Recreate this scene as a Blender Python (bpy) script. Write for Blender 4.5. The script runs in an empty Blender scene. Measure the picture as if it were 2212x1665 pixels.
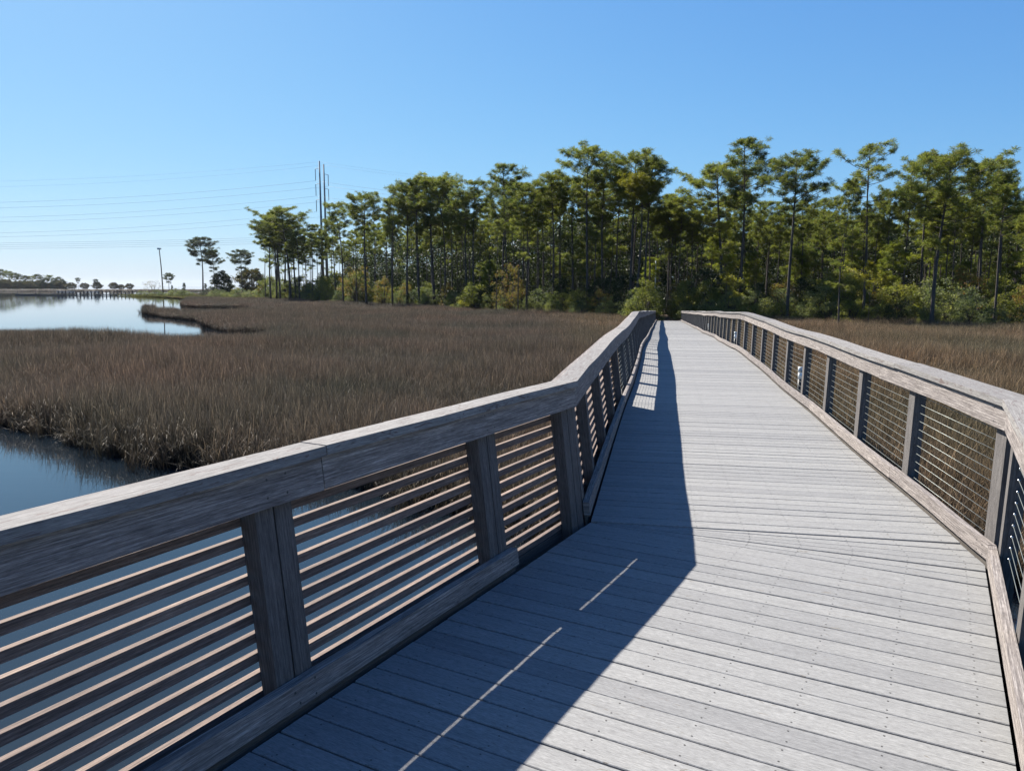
import bpy, math, random
import numpy as np
from mathutils import Vector
C = bpy.context.scene
COL = C.collection
R = math.radians
PI = math.pi

# ------------------------------------------------------------------ camera, sky, sun, exposure
CAMZ = 3.9
cam = bpy.data.cameras.new('camera'); co = bpy.data.objects.new('camera', cam); COL.objects.link(co)
co.location = (0, 0, CAMZ); co.rotation_euler = (R(90 - 7.46), 0, 0)
cam.sensor_width = 36; cam.lens = 36 * 1637.5 / 2212; cam.clip_start = 0.05; cam.clip_end = 60000
C.camera = co
SUN_EL, SUN_AZ = R(42.5), R(-36.5)            # azimuth from +Y towards +X
w = bpy.data.worlds.new("World"); C.world = w; w.use_nodes = True
nt = w.node_tree; nt.nodes.clear()
sky = nt.nodes.new('ShaderNodeTexSky'); sky.sky_type = 'NISHITA'; sky.sun_disc = False
sky.sun_elevation = SUN_EL; sky.sun_rotation = SUN_AZ
sky.air_density = 1.0; sky.dust_density = 0.4; sky.ozone_density = 6.0; sky.altitude = 0
bg = nt.nodes.new('ShaderNodeBackground'); EXPO = 1.4; bg.inputs['Strength'].default_value = 0.05
wo = nt.nodes.new('ShaderNodeOutputWorld')
def vm(op, a, b_):
    x = nt.nodes.new('ShaderNodeVectorMath'); x.operation = op
    for i, q in enumerate((a, b_)):
        if hasattr(q, 'node'): nt.links.new(q, x.inputs[i])
        else: x.inputs[i].default_value = q
    return x.outputs[0]
# soft shoulder per channel: a hazy coastal horizon instead of a clipped yellow one
kk_ = 1 / (0.05 * 2 ** EXPO)
num = vm('MULTIPLY', sky.outputs[0], tuple(.1 * kk_ * q for q in (.978, 1.70, 3.285)))
den = vm('ADD', vm('MULTIPLY', sky.outputs[0], (.03, .095, .22)), (1, 1, 1))
nt.links.new(vm('DIVIDE', num, den), bg.inputs[0]); nt.links.new(bg.outputs[0], wo.inputs[0])
sl = bpy.data.lights.new('sun', 'SUN'); so = bpy.data.objects.new('sun', sl); COL.objects.link(so)
sl.energy = 5.0; sl.angle = R(0.53); sl.color = (1.0, 0.945, 0.86)
sd = Vector((-math.sin(SUN_AZ) * math.cos(SUN_EL), -math.cos(SUN_AZ) * math.cos(SUN_EL), -math.sin(SUN_EL)))
so.rotation_euler = sd.to_track_quat('-Z', 'Y').to_euler()
C.view_settings.view_transform = 'Standard'; C.view_settings.look = 'None'
C.view_settings.exposure = EXPO; C.view_settings.gamma = 1.0
C.render.engine = 'CYCLES'
C.cycles.use_denoising = True
C.cycles.max_bounces = 7; C.cycles.diffuse_bounces = 3; C.cycles.glossy_bounces = 3
C.cycles.transmission_bounces = 4; C.cycles.transparent_max_bounces = 6
C.cycles.caustics_reflective = False; C.cycles.caustics_refractive = False

# ------------------------------------------------------------------ helpers
def tag(o, label=None, cat=None, group=None, kind=None):
    if label: o['label'] = label
    if cat: o['category'] = cat
    if group: o['group'] = group
    if kind: o['kind'] = kind
    return o
def empty(name, loc=(0, 0, 0), rz=0.0):
    o = bpy.data.objects.new(name, None); COL.objects.link(o); o.location = loc
    o.rotation_euler = (0, 0, rz); o.empty_display_size = 0.3; return o
class MB:
    """collects faces and links them as one mesh object"""
    def __init__(s): s.v = []; s.f = []; s.uv = []; s.m = []
    def face(s, pts, uvs=None, m=0):
        b = len(s.v); s.v += [tuple(p) for p in pts]; s.f.append(tuple(range(b, b + len(pts))))
        s.uv += uvs if uvs else [(0, 0)] * len(pts); s.m.append(m)
    def hexa(s, P, uo=None, m=0, L=None):
        """P: 8 corners, 0-3 first section, 4-7 second section (same order); grain runs 0->4"""
        if uo is None: uo = (random.uniform(0, 50), random.uniform(0, 50))
        P = [Vector(p) for p in P]; L = (P[4] - P[0]).length if L is None else L
        e = [0]
        for k in range(4): e.append(e[-1] + (P[(k + 1) % 4] - P[k]).length)
        b = len(s.v); s.v += [tuple(p) for p in P]
        for k in range(4):
            k2 = (k + 1) % 4
            s.f.append((b + k, b + k2, b + 4 + k2, b + 4 + k)); s.m.append(m)
            s.uv += [(uo[0], uo[1] + e[k]), (uo[0], uo[1] + e[k + 1]), (uo[0] + L, uo[1] + e[k + 1]), (uo[0] + L, uo[1] + e[k])]
        for q in ((3, 2, 1, 0), (4, 5, 6, 7)):
            s.f.append(tuple(b + i for i in q)); s.m.append(m)
            s.uv += [(uo[0] + P[i].x * .2, uo[1] + P[i].z) for i in q]
    def sweep(s, secs, m=0):
        """secs: list of 4-corner sections: one continuous board"""
        uo = (random.uniform(0, 50), random.uniform(0, 50)); secs = [[Vector(p) for p in q] for q in secs]
        b = len(s.v)
        e = [0]
        for k in range(4): e.append(e[-1] + (secs[0][(k + 1) % 4] - secs[0][k]).length)
        L = [0]
        for i in range(1, len(secs)): L.append(L[-1] + (secs[i][0] - secs[i - 1][0]).length)
        for q in secs: s.v += [tuple(p) for p in q]
        for i in range(len(secs) - 1):
            for k in range(4):
                k2 = (k + 1) % 4; a = b + 4 * i; c = a + 4
                s.f.append((a + k, a + k2, c + k2, c + k)); s.m.append(m)
                s.uv += [(uo[0] + L[i], uo[1] + e[k]), (uo[0] + L[i], uo[1] + e[k + 1]), (uo[0] + L[i + 1], uo[1] + e[k + 1]), (uo[0] + L[i + 1], uo[1] + e[k])]
        n = b + 4 * (len(secs) - 1)
        for q in ((b + 3, b + 2, b + 1, b), (n, n + 1, n + 2, n + 3)):
            s.f.append(q); s.m.append(m); s.uv += [(uo[0] + s.v[i][0] * .2, uo[1] + s.v[i][2]) for i in q]
    def box(s, c, d, m=0, rz=0.0):
        cx, cy, cz = c; x, y, z = d[0] / 2, d[1] / 2, d[2] / 2; cr, sr = math.cos(rz), math.sin(rz)
        def p(a, b_, e): return (cx + a * cr - b_ * sr, cy + a * sr + b_ * cr, cz + e)
        if d[2] >= max(d[0], d[1]):
            s.hexa([p(-x, -y, -z), p(x, -y, -z), p(x, y, -z), p(-x, y, -z), p(-x, -y, z), p(x, -y, z), p(x, y, z), p(-x, y, z)], m=m)
        elif d[0] >= d[1]:
            s.hexa([p(-x, -y, -z), p(-x, y, -z), p(-x, y, z), p(-x, -y, z), p(x, -y, -z), p(x, y, -z), p(x, y, z), p(x, -y, z)], m=m)
        else:
            s.hexa([p(x, -y, -z), p(-x, -y, -z), p(-x, -y, z), p(x, -y, z), p(x, y, -z), p(-x, y, -z), p(-x, y, z), p(x, y, z)], m=m)
    def tube(s, pts, rad, n=7, m=0, cap=True):
        pts = [Vector(p) for p in pts]
        if not hasattr(rad, '__len__'): rad = [rad] * len(pts)
        b = len(s.v); acc = 0; uo = random.uniform(0, 50)
        Ls = []
        for i, p in enumerate(pts):
            t = (pts[min(i + 1, len(pts) - 1)] - pts[max(i - 1, 0)]).normalized()
            a = t.cross(Vector((0, 1, 0) if abs(t.y) < .9 else (1, 0, 0))).normalized(); c = t.cross(a)
            for k in range(n):
                th = 2 * PI * k / n; s.v.append(tuple(p + (a * math.cos(th) + c * math.sin(th)) * rad[i]))
            if i: acc += (p - pts[i - 1]).length
            Ls.append(acc)
        for i in range(len(pts) - 1):
            for k in range(n):
                k2 = (k + 1) % n; s.f.append((b + i * n + k, b + i * n + k2, b + (i + 1) * n + k2, b + (i + 1) * n + k)); s.m.append(m)
                c = 2 * PI * max(rad[0], .01) / n
                s.uv += [(Ls[i], uo + k * c), (Ls[i], uo + (k + 1) * c), (Ls[i + 1], uo + (k + 1) * c), (Ls[i + 1], uo + k * c)]
        if cap:
            e = b + (len(pts) - 1) * n
            s.f.append(tuple(range(b + n - 1, b - 1, -1))); s.m.append(m); s.uv += [(0, 0)] * n
            s.f.append(tuple(range(e, e + n))); s.m.append(m); s.uv += [(0, 0)] * n
    def mesh(s, name, mats):
        me = bpy.data.meshes.new(name); me.from_pydata(s.v, [], s.f)
        uvl = me.uv_layers.new(name='UVMap'); uvl.data.foreach_set('uv', np.array(s.uv, dtype=np.float32).ravel())
        for mt in (mats if isinstance(mats, (list, tuple)) else [mats]): me.materials.append(mt)
        me.polygons.foreach_set('material_index', s.m); me.update(); return me
    def build(s, name, mats, parent=None, smooth=False):
        me = s.mesh(name, mats)
        if smooth: me.polygons.foreach_set('use_smooth', [True] * len(me.polygons))
        o = bpy.data.objects.new(name, me); COL.objects.link(o)
        if parent is not None: o.parent = parent
        return o
def np_mesh(name, V, F, mat, uv=None):
    """V (n,3), F (m,k) with a constant corner count"""
    me = bpy.data.meshes.new(name); V = np.asarray(V, np.float32); F = np.asarray(F, np.int32); k = F.shape[1]
    me.vertices.add(len(V)); me.vertices.foreach_set('co', V.ravel())
    me.loops.add(F.size); me.loops.foreach_set('vertex_index', F.ravel())
    me.polygons.add(len(F)); me.polygons.foreach_set('loop_start', np.arange(0, F.size, k, dtype=np.int32))
    me.polygons.foreach_set('loop_total', np.full(len(F), k, np.int32))
    if uv is not None:
        l = me.uv_layers.new(name='UVMap'); l.data.foreach_set('uv', np.asarray(uv, np.float32)[F.ravel()].ravel())
    me.update(calc_edges=True); me.materials.append(mat); return me
def link_mesh(name, me, parent=None):
    o = bpy.data.objects.new(name, me); COL.objects.link(o)
    if parent is not None: o.parent = parent
    return o

# ------------------------------------------------------------------ materials
def mat_base(name):
    m = bpy.data.materials.new(name); m.use_nodes = True; n = m.node_tree.nodes; n.clear()
    out = n.new('ShaderNodeOutputMaterial'); b = n.new('ShaderNodeBsdfPrincipled'); m.node_tree.links.new(b.outputs[0], out.inputs[0])
    b.inputs['Specular IOR Level'].default_value = 0.25
    return m, n, m.node_tree.links, b, out
def ramp(n, stops):
    r = n.new('ShaderNodeValToRGB'); e = r.color_ramp.elements
    e[0].position, e[0].color = stops[0][0], (*stops[0][1], 1); e[1].position, e[1].color = stops[1][0], (*stops[1][1], 1)
    for p, c in stops[2:]:
        x = e.new(p); x.color = (*c, 1)
    return r
def mixc(n, l, fac, a, b, mode='MIX'):
    x = n.new('ShaderNodeMix'); x.data_type = 'RGBA'; x.blend_type = mode
    for sck, val in ((x.inputs[0], fac), (x.inputs[6], a), (x.inputs[7], b)):
        if hasattr(val, 'node'): l.new(val, sck)
        elif isinstance(val, (int, float)): sck.default_value = val
        else: sck.default_value = (*val, 1)
    return x.outputs[2]
def wood(name, dark, mid, light, rough=.85, stain=.5, grain=1.0, tint=.25, patch=None, bump=.35):
    m, n, l, b, out = mat_base(name)
    uv = n.new('ShaderNodeUVMap'); uv.uv_map = 'UVMap'
    def noise(sx, sy, det=4, rg=.6, dist=0.0):
        mp = n.new('ShaderNodeMapping'); mp.inputs['Scale'].default_value = (sx, sy, 1); l.new(uv.outputs[0], mp.inputs[0])
        t = n.new('ShaderNodeTexNoise'); t.inputs['Scale'].default_value = 1; t.inputs['Detail'].default_value = det
        t.inputs['Roughness'].default_value = rg; t.inputs['Distortion'].default_value = dist; l.new(mp.outputs[0], t.inputs[0]); return t.outputs[0]
    g1 = noise(3.2 * grain, 120, 8, .72, .35); g2 = noise(22 * grain, 520, 3, .65); big = noise(5.5, 34, 7, .75, .9)
    r1 = ramp(n, [(.28, dark), (.72, light), (.5, mid)]); l.new(g1, r1.inputs[0])
    r2 = ramp(n, [(.3, (.42, .42, .42)), (.62, (1.16, 1.16, 1.16))]); l.new(g2, r2.inputs[0])
    c = mixc(n, l, .8, r1.outputs[0], r2.outputs[0], 'MULTIPLY')
    r3 = ramp(n, [(.35, (.62, .60, .60)), (.66, (1.18, 1.16, 1.13))]); l.new(big, r3.inputs[0])
    c = mixc(n, l, stain, c, r3.outputs[0], 'MULTIPLY')
    geo = n.new('ShaderNodeNewGeometry'); r4 = ramp(n, [(0, (1 - tint, 1 - tint, 1 - tint * .9)), (1, (1 + tint * .5, 1 + tint * .46, 1 + tint * .4))])
    l.new(geo.outputs['Random Per Island'], r4.inputs[0]); c = mixc(n, l, 1.0, c, r4.outputs[0], 'MULTIPLY')
    if patch:
        pn = noise(7, 26, 4, .7, 1.5); rp = ramp(n, [(patch[1], (0, 0, 0)), (patch[1] + .05, (1, 1, 1))]); l.new(pn, rp.inputs[0])
        c = mixc(n, l, rp.outputs[0], c, patch[0])
    l.new(c, b.inputs['Base Color']); b.inputs['Roughness'].default_value = rough
    bp = n.new('ShaderNodeBump'); bp.inputs['Strength'].default_value = bump; bp.inputs['Distance'].default_value = .004
    ad = n.new('ShaderNodeMath'); ad.operation = 'ADD'; l.new(g1, ad.inputs[0]); l.new(g2, ad.inputs[1]); l.new(ad.outputs[0], bp.inputs['Height'])
    l.new(bp.outputs[0], b.inputs['Normal'])
    return m
M = {}
M['rail'] = wood('weathered_rail_wood', (.07, .062, .058), (.225, .201, .188), (.50, .465, .44), stain=.8, bump=.6)
M['cap'] = wood('weathered_cap_wood', (.105, .098, .092), (.21, .202, .194), (.30, .295, .287), stain=.55, patch=((.115, .09, .083), .575))
M['post'] = wood('weathered_post_wood', (.055, .05, .047), (.125, .117, .112), (.20, .19, .182), stain=.7, bump=.5)
M['slat'] = wood('reddish_slat_wood', (.07, .055, .048), (.18, .135, .115), (.32, .255, .22), stain=.7, tint=.3, patch=((.22, .23, .21), .685))
M['pile'] = wood('dark_pile_wood', (.05, .045, .04), (.10, .09, .08), (.16, .145, .13))
M['deck'] = wood('grey_composite_deck', (.175, .1755, .173), (.236, .2365, .233), (.276, .277, .273), stain=.36, grain=1.6, tint=.14, bump=.14, rough=.75, patch=((.15, .137, .12), .64))
M['bark'] = wood('pine_bark', (.034, .028, .025), (.078, .065, .056), (.135, .112, .094), stain=.5, tint=.0)
M['dockwood'] = wood('dock_wood', (.06, .054, .048), (.12, .11, .10), (.19, .18, .165))
def plain(name, col, rough=.6, metal=0.0, spec=.3):
    m, n, l, b, out = mat_base(name); b.inputs['Base Color'].default_value = (*col, 1); b.inputs['Roughness'].default_value = rough
    b.inputs['Metallic'].default_value = metal; b.inputs['Specular IOR Level'].default_value = spec
    t = n.new('ShaderNodeTexNoise'); t.inputs['Scale'].default_value = 9; t.inputs['Detail'].default_value = 5
    g = n.new('ShaderNodeTexCoord'); l.new(g.outputs['Object'], t.inputs[0])
    r = ramp(n, [(.3, tuple(c * .8 for c in col)), (.7, tuple(min(1, c * 1.15) for c in col))]); l.new(t.outputs[0], r.inputs[0]); l.new(r.outputs[0], b.inputs['Base Color'])
    return m
M['screw'] = plain('dark_screw_head', (.06, .055, .05), .5)
M['steel'] = plain('stainless_cable', (.20, .215, .20), .45, .5)
M['bead'] = plain('bright_steel_fitting', (.5, .52, .52), .25, .9)
M['black'] = plain('black_powder_coat', (.015, .015, .016), .4)
M['lens'] = plain('white_lamp_lens', (.72, .74, .72), .3)
M['polesteel'] = plain('weathering_steel_pole', (.16, .17, .18), .6, .1)
M['palepole'] = plain('pale_galvanised_pole', (.42, .46, .48), .5, .2)
M['wire'] = plain('conductor_wire', (.24, .27, .31), .5, .2)
M['nestwood'] = plain('pale_platform', (.5, .5, .48), .8)
M['carpaint'] = plain('dark_car_paint', (.03, .035, .045), .25, 0, .5)
M['carwhite'] = plain('white_car_paint', (.7, .7, .7), .3, 0, .5)
M['glass'] = plain('dark_window_glass', (.02, .025, .03), .08, 0, .6)
M['tyre'] = plain('tyre_rubber', (.02, .02, .02), .9)
def leafmat(name, cols, trans=.45, var=.3, rough=.6, tip=None):
    """cols: dark and light leaf colour; hue varies per plant and per leaf"""
    m, n, l, b, out = mat_base(name)
    geo = n.new('ShaderNodeNewGeometry'); oi = n.new('ShaderNodeObjectInfo')
    r = ramp(n, [(0, cols[0]), (1, cols[1])]); l.new(geo.outputs['Random Per Island'], r.inputs[0])
    r2 = ramp(n, [(0, (1 - var, 1 - var * .8, 1 - var * .6)), (1, (1 + var * 1.2, 1 + var * .9, 1 + var * .1))]); l.new(oi.outputs['Random'], r2.inputs[0])
    c = mixc(n, l, 1.0, r.outputs[0], r2.outputs[0], 'MULTIPLY')
    tc = n.new('ShaderNodeTexCoord'); nz = n.new('ShaderNodeTexNoise'); nz.inputs['Scale'].default_value = .55; nz.inputs['Detail'].default_value = 3
    l.new(tc.outputs['Object'], nz.inputs[0])
    r3 = ramp(n, [(.35, (.72, .78, .8)), (.66, (1.3, 1.18, .85))]); l.new(nz.outputs[0], r3.inputs[0])
    c = mixc(n, l, 1.0, c, r3.outputs[0], 'MULTIPLY')
    if tip is not None:
        rt = ramp(n, [(.80, (0, 0, 0)), (.86, (1, 1, 1))]); l.new(geo.outputs['Random Per Island'], rt.inputs[0]); c = mixc(n, l, rt.outputs[0], c, tip)
    l.new(c, b.inputs['Base Color']); b.inputs['Roughness'].default_value = rough; b.inputs['Specular IOR Level'].default_value = .2
    tr = n.new('ShaderNodeBsdfTranslucent'); tc2 = mixc(n, l, 1.0, c, (1.35, 1.45, .8), 'MULTIPLY'); l.new(tc2, tr.inputs[0])
    mx = n.new('ShaderNodeMixShader'); mx.inputs[0].default_value = trans; l.new(b.outputs[0], mx.inputs[1]); l.new(tr.outputs[0], mx.inputs[2]); l.new(mx.outputs[0], out.inputs[0])
    return m
M['needle'] = leafmat('pine_needles', ((.056, .079, .026), (.168, .186, .056)), trans=.5, var=.25, tip=(.17, .15, .055))
M['needle_far'] = leafmat('shaded_pine_needles', ((.026, .04, .02), (.065, .08, .032)), trans=.3, var=.15)  # darker needle copy: backlit shade of the far pines put into the colour
M['needle_gold'] = leafmat('yellowing_pine_needles', ((.11, .115, .02), (.22, .19, .03)), var=.2)
M['needle_bright'] = leafmat('bright_pine_needles', ((.07, .092, .022), (.175, .19, .045)), trans=.5, var=.2)
M['myrtle'] = leafmat('grey_green_leaves', ((.075, .09, .05), (.175, .19, .11)), var=.3)
M['greenleaf'] = leafmat('yellow_green_leaves', ((.085, .097, .03), (.205, .205, .065)), var=.3)
M['autumn'] = leafmat('rusty_autumn_leaves', ((.075, .078, .03), (.165, .135, .05)), var=.25, tip=(.18, .08, .035))
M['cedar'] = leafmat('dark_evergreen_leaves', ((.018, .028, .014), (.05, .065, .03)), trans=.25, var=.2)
M['oakleaf'] = leafmat('dark_oak_leaves', ((.03, .04, .018), (.075, .075, .03)), trans=.3, var=.2, tip=(.13, .07, .03))
M['palm'] = leafmat('palmetto_fronds', ((.06, .09, .02), (.15, .18, .05)), var=.2)
M['drygrass'] = leafmat('shore_grass_blades', ((.042, .043, .02), (.095, .09, .045)), var=.3)
def rushmat():
    m, n, l, b, out = mat_base('needlerush_blades')
    oi = n.new('ShaderNodeObjectInfo'); geo = n.new('ShaderNodeNewGeometry'); uv = n.new('ShaderNodeUVMap'); uv.uv_map = 'UVMap'
    sp = n.new('ShaderNodeSeparateXYZ'); l.new(uv.outputs[0], sp.inputs[0])
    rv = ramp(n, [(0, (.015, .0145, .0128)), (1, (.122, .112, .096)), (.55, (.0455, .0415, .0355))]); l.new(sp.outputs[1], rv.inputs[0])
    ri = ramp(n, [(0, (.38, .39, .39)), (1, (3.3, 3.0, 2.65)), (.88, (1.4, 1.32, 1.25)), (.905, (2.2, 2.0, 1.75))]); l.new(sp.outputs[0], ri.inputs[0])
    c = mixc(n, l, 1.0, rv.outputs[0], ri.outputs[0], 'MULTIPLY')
    ro = ramp(n, [(0, (.68, .71, .68)), (1, (1.34, 1.24, 1.16))]); l.new(oi.outputs['Random'], ro.inputs[0]); c = mixc(n, l, 1.0, c, ro.outputs[0], 'MULTIPLY')
    nz = n.new('ShaderNodeTexNoise'); nz.inputs['Scale'].default_value = .09; nz.inputs['Detail'].default_value = 4; l.new(geo.outputs['Position'], nz.inputs[0])
    rn = ramp(n, [(.35, (.8, .86, .82)), (.65, (1.22, 1.05, 1.0))]); l.new(nz.outputs[0], rn.inputs[0]); c = mixc(n, l, 1.0, c, rn.outputs[0], 'MULTIPLY')
    sx = n.new('ShaderNodeSeparateXYZ'); l.new(geo.outputs['Position'], sx.inputs[0]); mr = n.new('ShaderNodeMapRange'); l.new(sx.outputs[0], mr.inputs[0])
    mr.inputs[1].default_value = 2.0; mr.inputs[2].default_value = 9.0; c = mixc(n, l, mr.outputs[0], c, mixc(n, l, 1.0, c, (1.4, 1.3, 1.05), 'MULTIPLY'))
    l.new(c, b.inputs['Base Color']); b.inputs['Roughness'].default_value = .6
    tr = n.new('ShaderNodeBsdfTranslucent'); l.new(c, tr.inputs[0])
    mx = n.new('ShaderNodeMixShader'); mx.inputs[0].default_value = .3; l.new(b.outputs[0], mx.inputs[1]); l.new(tr.outputs[0], mx.inputs[2]); l.new(mx.outputs[0], out.inputs[0])
    return m
M['rush'] = rushmat()
def groundmat(name, a, b_, scale=.6, rough=.95):
    m, n, l, b, out = mat_base(name); geo = n.new('ShaderNodeNewGeometry')
    t = n.new('ShaderNodeTexNoise'); t.inputs['Scale'].default_value = scale; t.inputs['Detail'].default_value = 8; t.inputs['Roughness'].default_value = .7; l.new(geo.outputs['Position'], t.inputs[0])
    r = ramp(n, [(.35, a), (.65, b_)]); l.new(t.outputs[0], r.inputs[0]); l.new(r.outputs[0], b.inputs['Base Color']); b.inputs['Roughness'].default_value = rough; b.inputs['Specular IOR Level'].default_value = 0.0; return m
M['mud'] = groundmat('marsh_mud', (.018, .015, .012), (.04, .033, .026))
M['farmarsh'] = groundmat('distant_marsh', (.045, .036, .027), (.085, .068, .05), .05)
M['litter'] = groundmat('pine_litter', (.05, .04, .025), (.12, .085, .05), .8)
M['sand'] = groundmat('sandy_path', (.11, .08, .055), (.19, .15, .11), 1.5)
def watermat():
    m, n, l, b, out = mat_base('dark_tannin_water'); geo = n.new('ShaderNodeNewGeometry')
    b.inputs['Base Color'].default_value = (.007, .0115, .0165, 1); b.inputs['Roughness'].default_value = .025; b.inputs['IOR'].default_value = 1.40
    b.inputs['Specular IOR Level'].default_value = .5
    mp = n.new('ShaderNodeMapping'); mp.inputs['Scale'].default_value = (.5, 1.6, 1); l.new(geo.outputs['Position'], mp.inputs[0])
    t = n.new('ShaderNodeTexNoise'); t.inputs['Scale'].default_value = 1.1; t.inputs['Detail'].default_value = 3; l.new(mp.outputs[0], t.inputs[0])
    bp = n.new('ShaderNodeBump'); bp.inputs['Strength'].default_value = .05; bp.inputs['Distance'].default_value = .05; l.new(t.outputs[0], bp.inputs['Height']); l.new(bp.outputs[0], b.inputs['Normal'])
    return m
M['water'] = watermat()

# ------------------------------------------------------------------ setting: water, land
def poly_sheet(name, pts, z, mat, kind='structure'):
    from mathutils.geometry import tessellate_polygon
    P = [Vector((x, y, z)) for x, y in pts]; tris = tessellate_polygon([P])
    me = bpy.data.meshes.new(name); me.from_pydata([tuple(p) for p in P], [], [tuple(t) for t in tris]); me.materials.append(mat)
    import bmesh
    bm = bmesh.new(); bm.from_mesh(me)
    for f in bm.faces:
        if f.normal.z < 0: f.normal_flip()
    bm.to_mesh(me); bm.free()
    o = bpy.data.objects.new(name, me); COL.objects.link(o); o['kind'] = kind; return o
mb = MB(); S = 6000
mb.face([(-S, -2000, 0), (S, -2000, 0), (S, S, 0), (-S, S, 0)])
mb.build('water', M['water'])['kind'] = 'structure'
EDGE = [(60, 44), (45, 57), (41, 61), (37, 66.5), (27, 75), (21, 78), (16.5, 79.5), (12.4, 80.5), (3.7, 94), (-8, 112), (-19.6, 136), (-41, 166), (-65, 205)]
MARSH = [(-90, 60), (-40, 34), (-25, 27), (-14.6, 21.4), (-12.1, 20), (-7.9, 16.5), (-3, 14.9), (-1.3, 13.3), (.7, 11.4), (3, 10.5), (6.7, 9.8), (14, 8.3), (60, 4)] + \
    EDGE + [(-95, 226), (-93, 218), (-73, 168), (-64, 152), (-62, 141), (-52, 139), (-44, 131), (-41, 122), (-38, 108), (-38, 101), (-46, 105.5), (-52, 111.5), (-54, 110.5), (-50, 104), (-42, 93), (-34.5, 84), (-29, 72), (-24, 64), (-19, 61), (-18, 56), (-19, 51), (-26, 51.5), (-38, 58), (-90, 78)]
ISLE = [(-64.5, 131), (-62.5, 131), (-62, 134), (-64.5, 134)]
SHORE = [(x, y + 1.1) for x, y in MARSH[:13]] + MARSH[13:26] + [(x + 1.5, y - .8) for x, y in MARSH[26:]]
poly_sheet('marsh_ground', SHORE, .03, M['mud'])
LAND = EDGE + [(-95, 226), (-143, 296), (-158, 320), (-165, 345), (-160, 900), (300, 900), (4000, 900), (4000, -200), (200, -200)]
poly_sheet('forest_ground', LAND, .30, M['litter'])
poly_sheet('far_marsh', [(-1500, 560), (-420, 590), (-250, 600), (-150, 480), (-100, 480), (-100, 830), (-300, 860), (-1500, 900)], .22, M['farmarsh'])

# ------------------------------------------------------------------ the boardwalk: path geometry
K = Vector((.5545, 5.184)); TE, TD = R(29.31), R(11.1); W = 2.39; DECK = 2.25; SEND = 76.0
eN = Vector((math.sin(TE), math.cos(TE))); eD = Vector((math.sin(TD), math.cos(TD)))
nN = Vector((-eN.y, eN.x)); nD = Vector((-eD.y, eD.x))          # to the left, outward of the left rail
nM = (nN + nD).normalized(); nM = nM / nM.dot(nN)
def zdeck(s):
    z = DECK
    if s > 0:
        a = max(0.0, s - 12.0); z -= .0315 * (a * a / 12.0 if a < 6 else a - 3.0)
        z += .012 * math.sin(s * .55) * min(1, s / 4) + .008 * math.sin(s * 1.31 + 1)
    return z
def drift(s):      # the rails wander a little sideways
    return 0.0 if s <= 0 else (.018 * math.sin(s * .42 + .6) - .018 * math.sin(.6)) * min(1, s / 3)
def st(s, o, h, corner=None):
    """point at run length s (negative = near run), o outward to the left of the left kerb line, h above deck"""
    if corner or s == 0: n = nM
    elif s < 0: n = nN
    else: n = nD
    b = K + (eN * s if s < 0 else eD * s) + n * (o + drift(s))
    return Vector((b.x, b.y, zdeck(s) + h))
LEANL, LEANR = .12, .03
def pl(s, o, h): return st(s, o + LEANL * h, h)                   # left rail section point
def pr(s, o, h): return st(s, -(W + o + LEANR * h), h)            # right rail section point
def stations(a, b, step=1.0):
    n = max(1, int(math.ceil((b - a) / step))); return [a + (b - a) * i / n for i in range(n + 1)]
def board(mb_, P, a, b, o0, o1, h0, h1, m=0, wob=0.0):
    secs = []
    for s in stations(a, b):
        d = random.uniform(-wob, wob)
        secs.append([P(s, o0, h0 + d), P(s, o1, h0 + d), P(s, o1, h1 + d), P(s, o0, h1 + d)])
    if P is pr: secs = [[q[1], q[0], q[3], q[2]] for q in secs]
    mb_.sweep(secs, m)
def boards(mb_, P, a, b, L, o0, o1, h0, h1, gap=.005, m=0, first=None, wob=0.0):
    x = a; l = first or L
    while x < b - .01:
        e = min(b, x + l); board(mb_, P, x, e - (gap if e < b else 0), o0, o1, h0, h1, m, wob); x = e; l = L
def post(mb_, P, s, wid, o0, o1, h0, h1):
    a, b = s - wid / 2, s + wid / 2
    q = [[P(a, o0, h), P(b, o0, h), P(b, o1, h), P(a, o1, h)] for h in (h0, h1)]
    if P is pr: q = [[x[1], x[0], x[3], x[2]] for x in q]
    mb_.hexa(q[0] + q[1])
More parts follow.
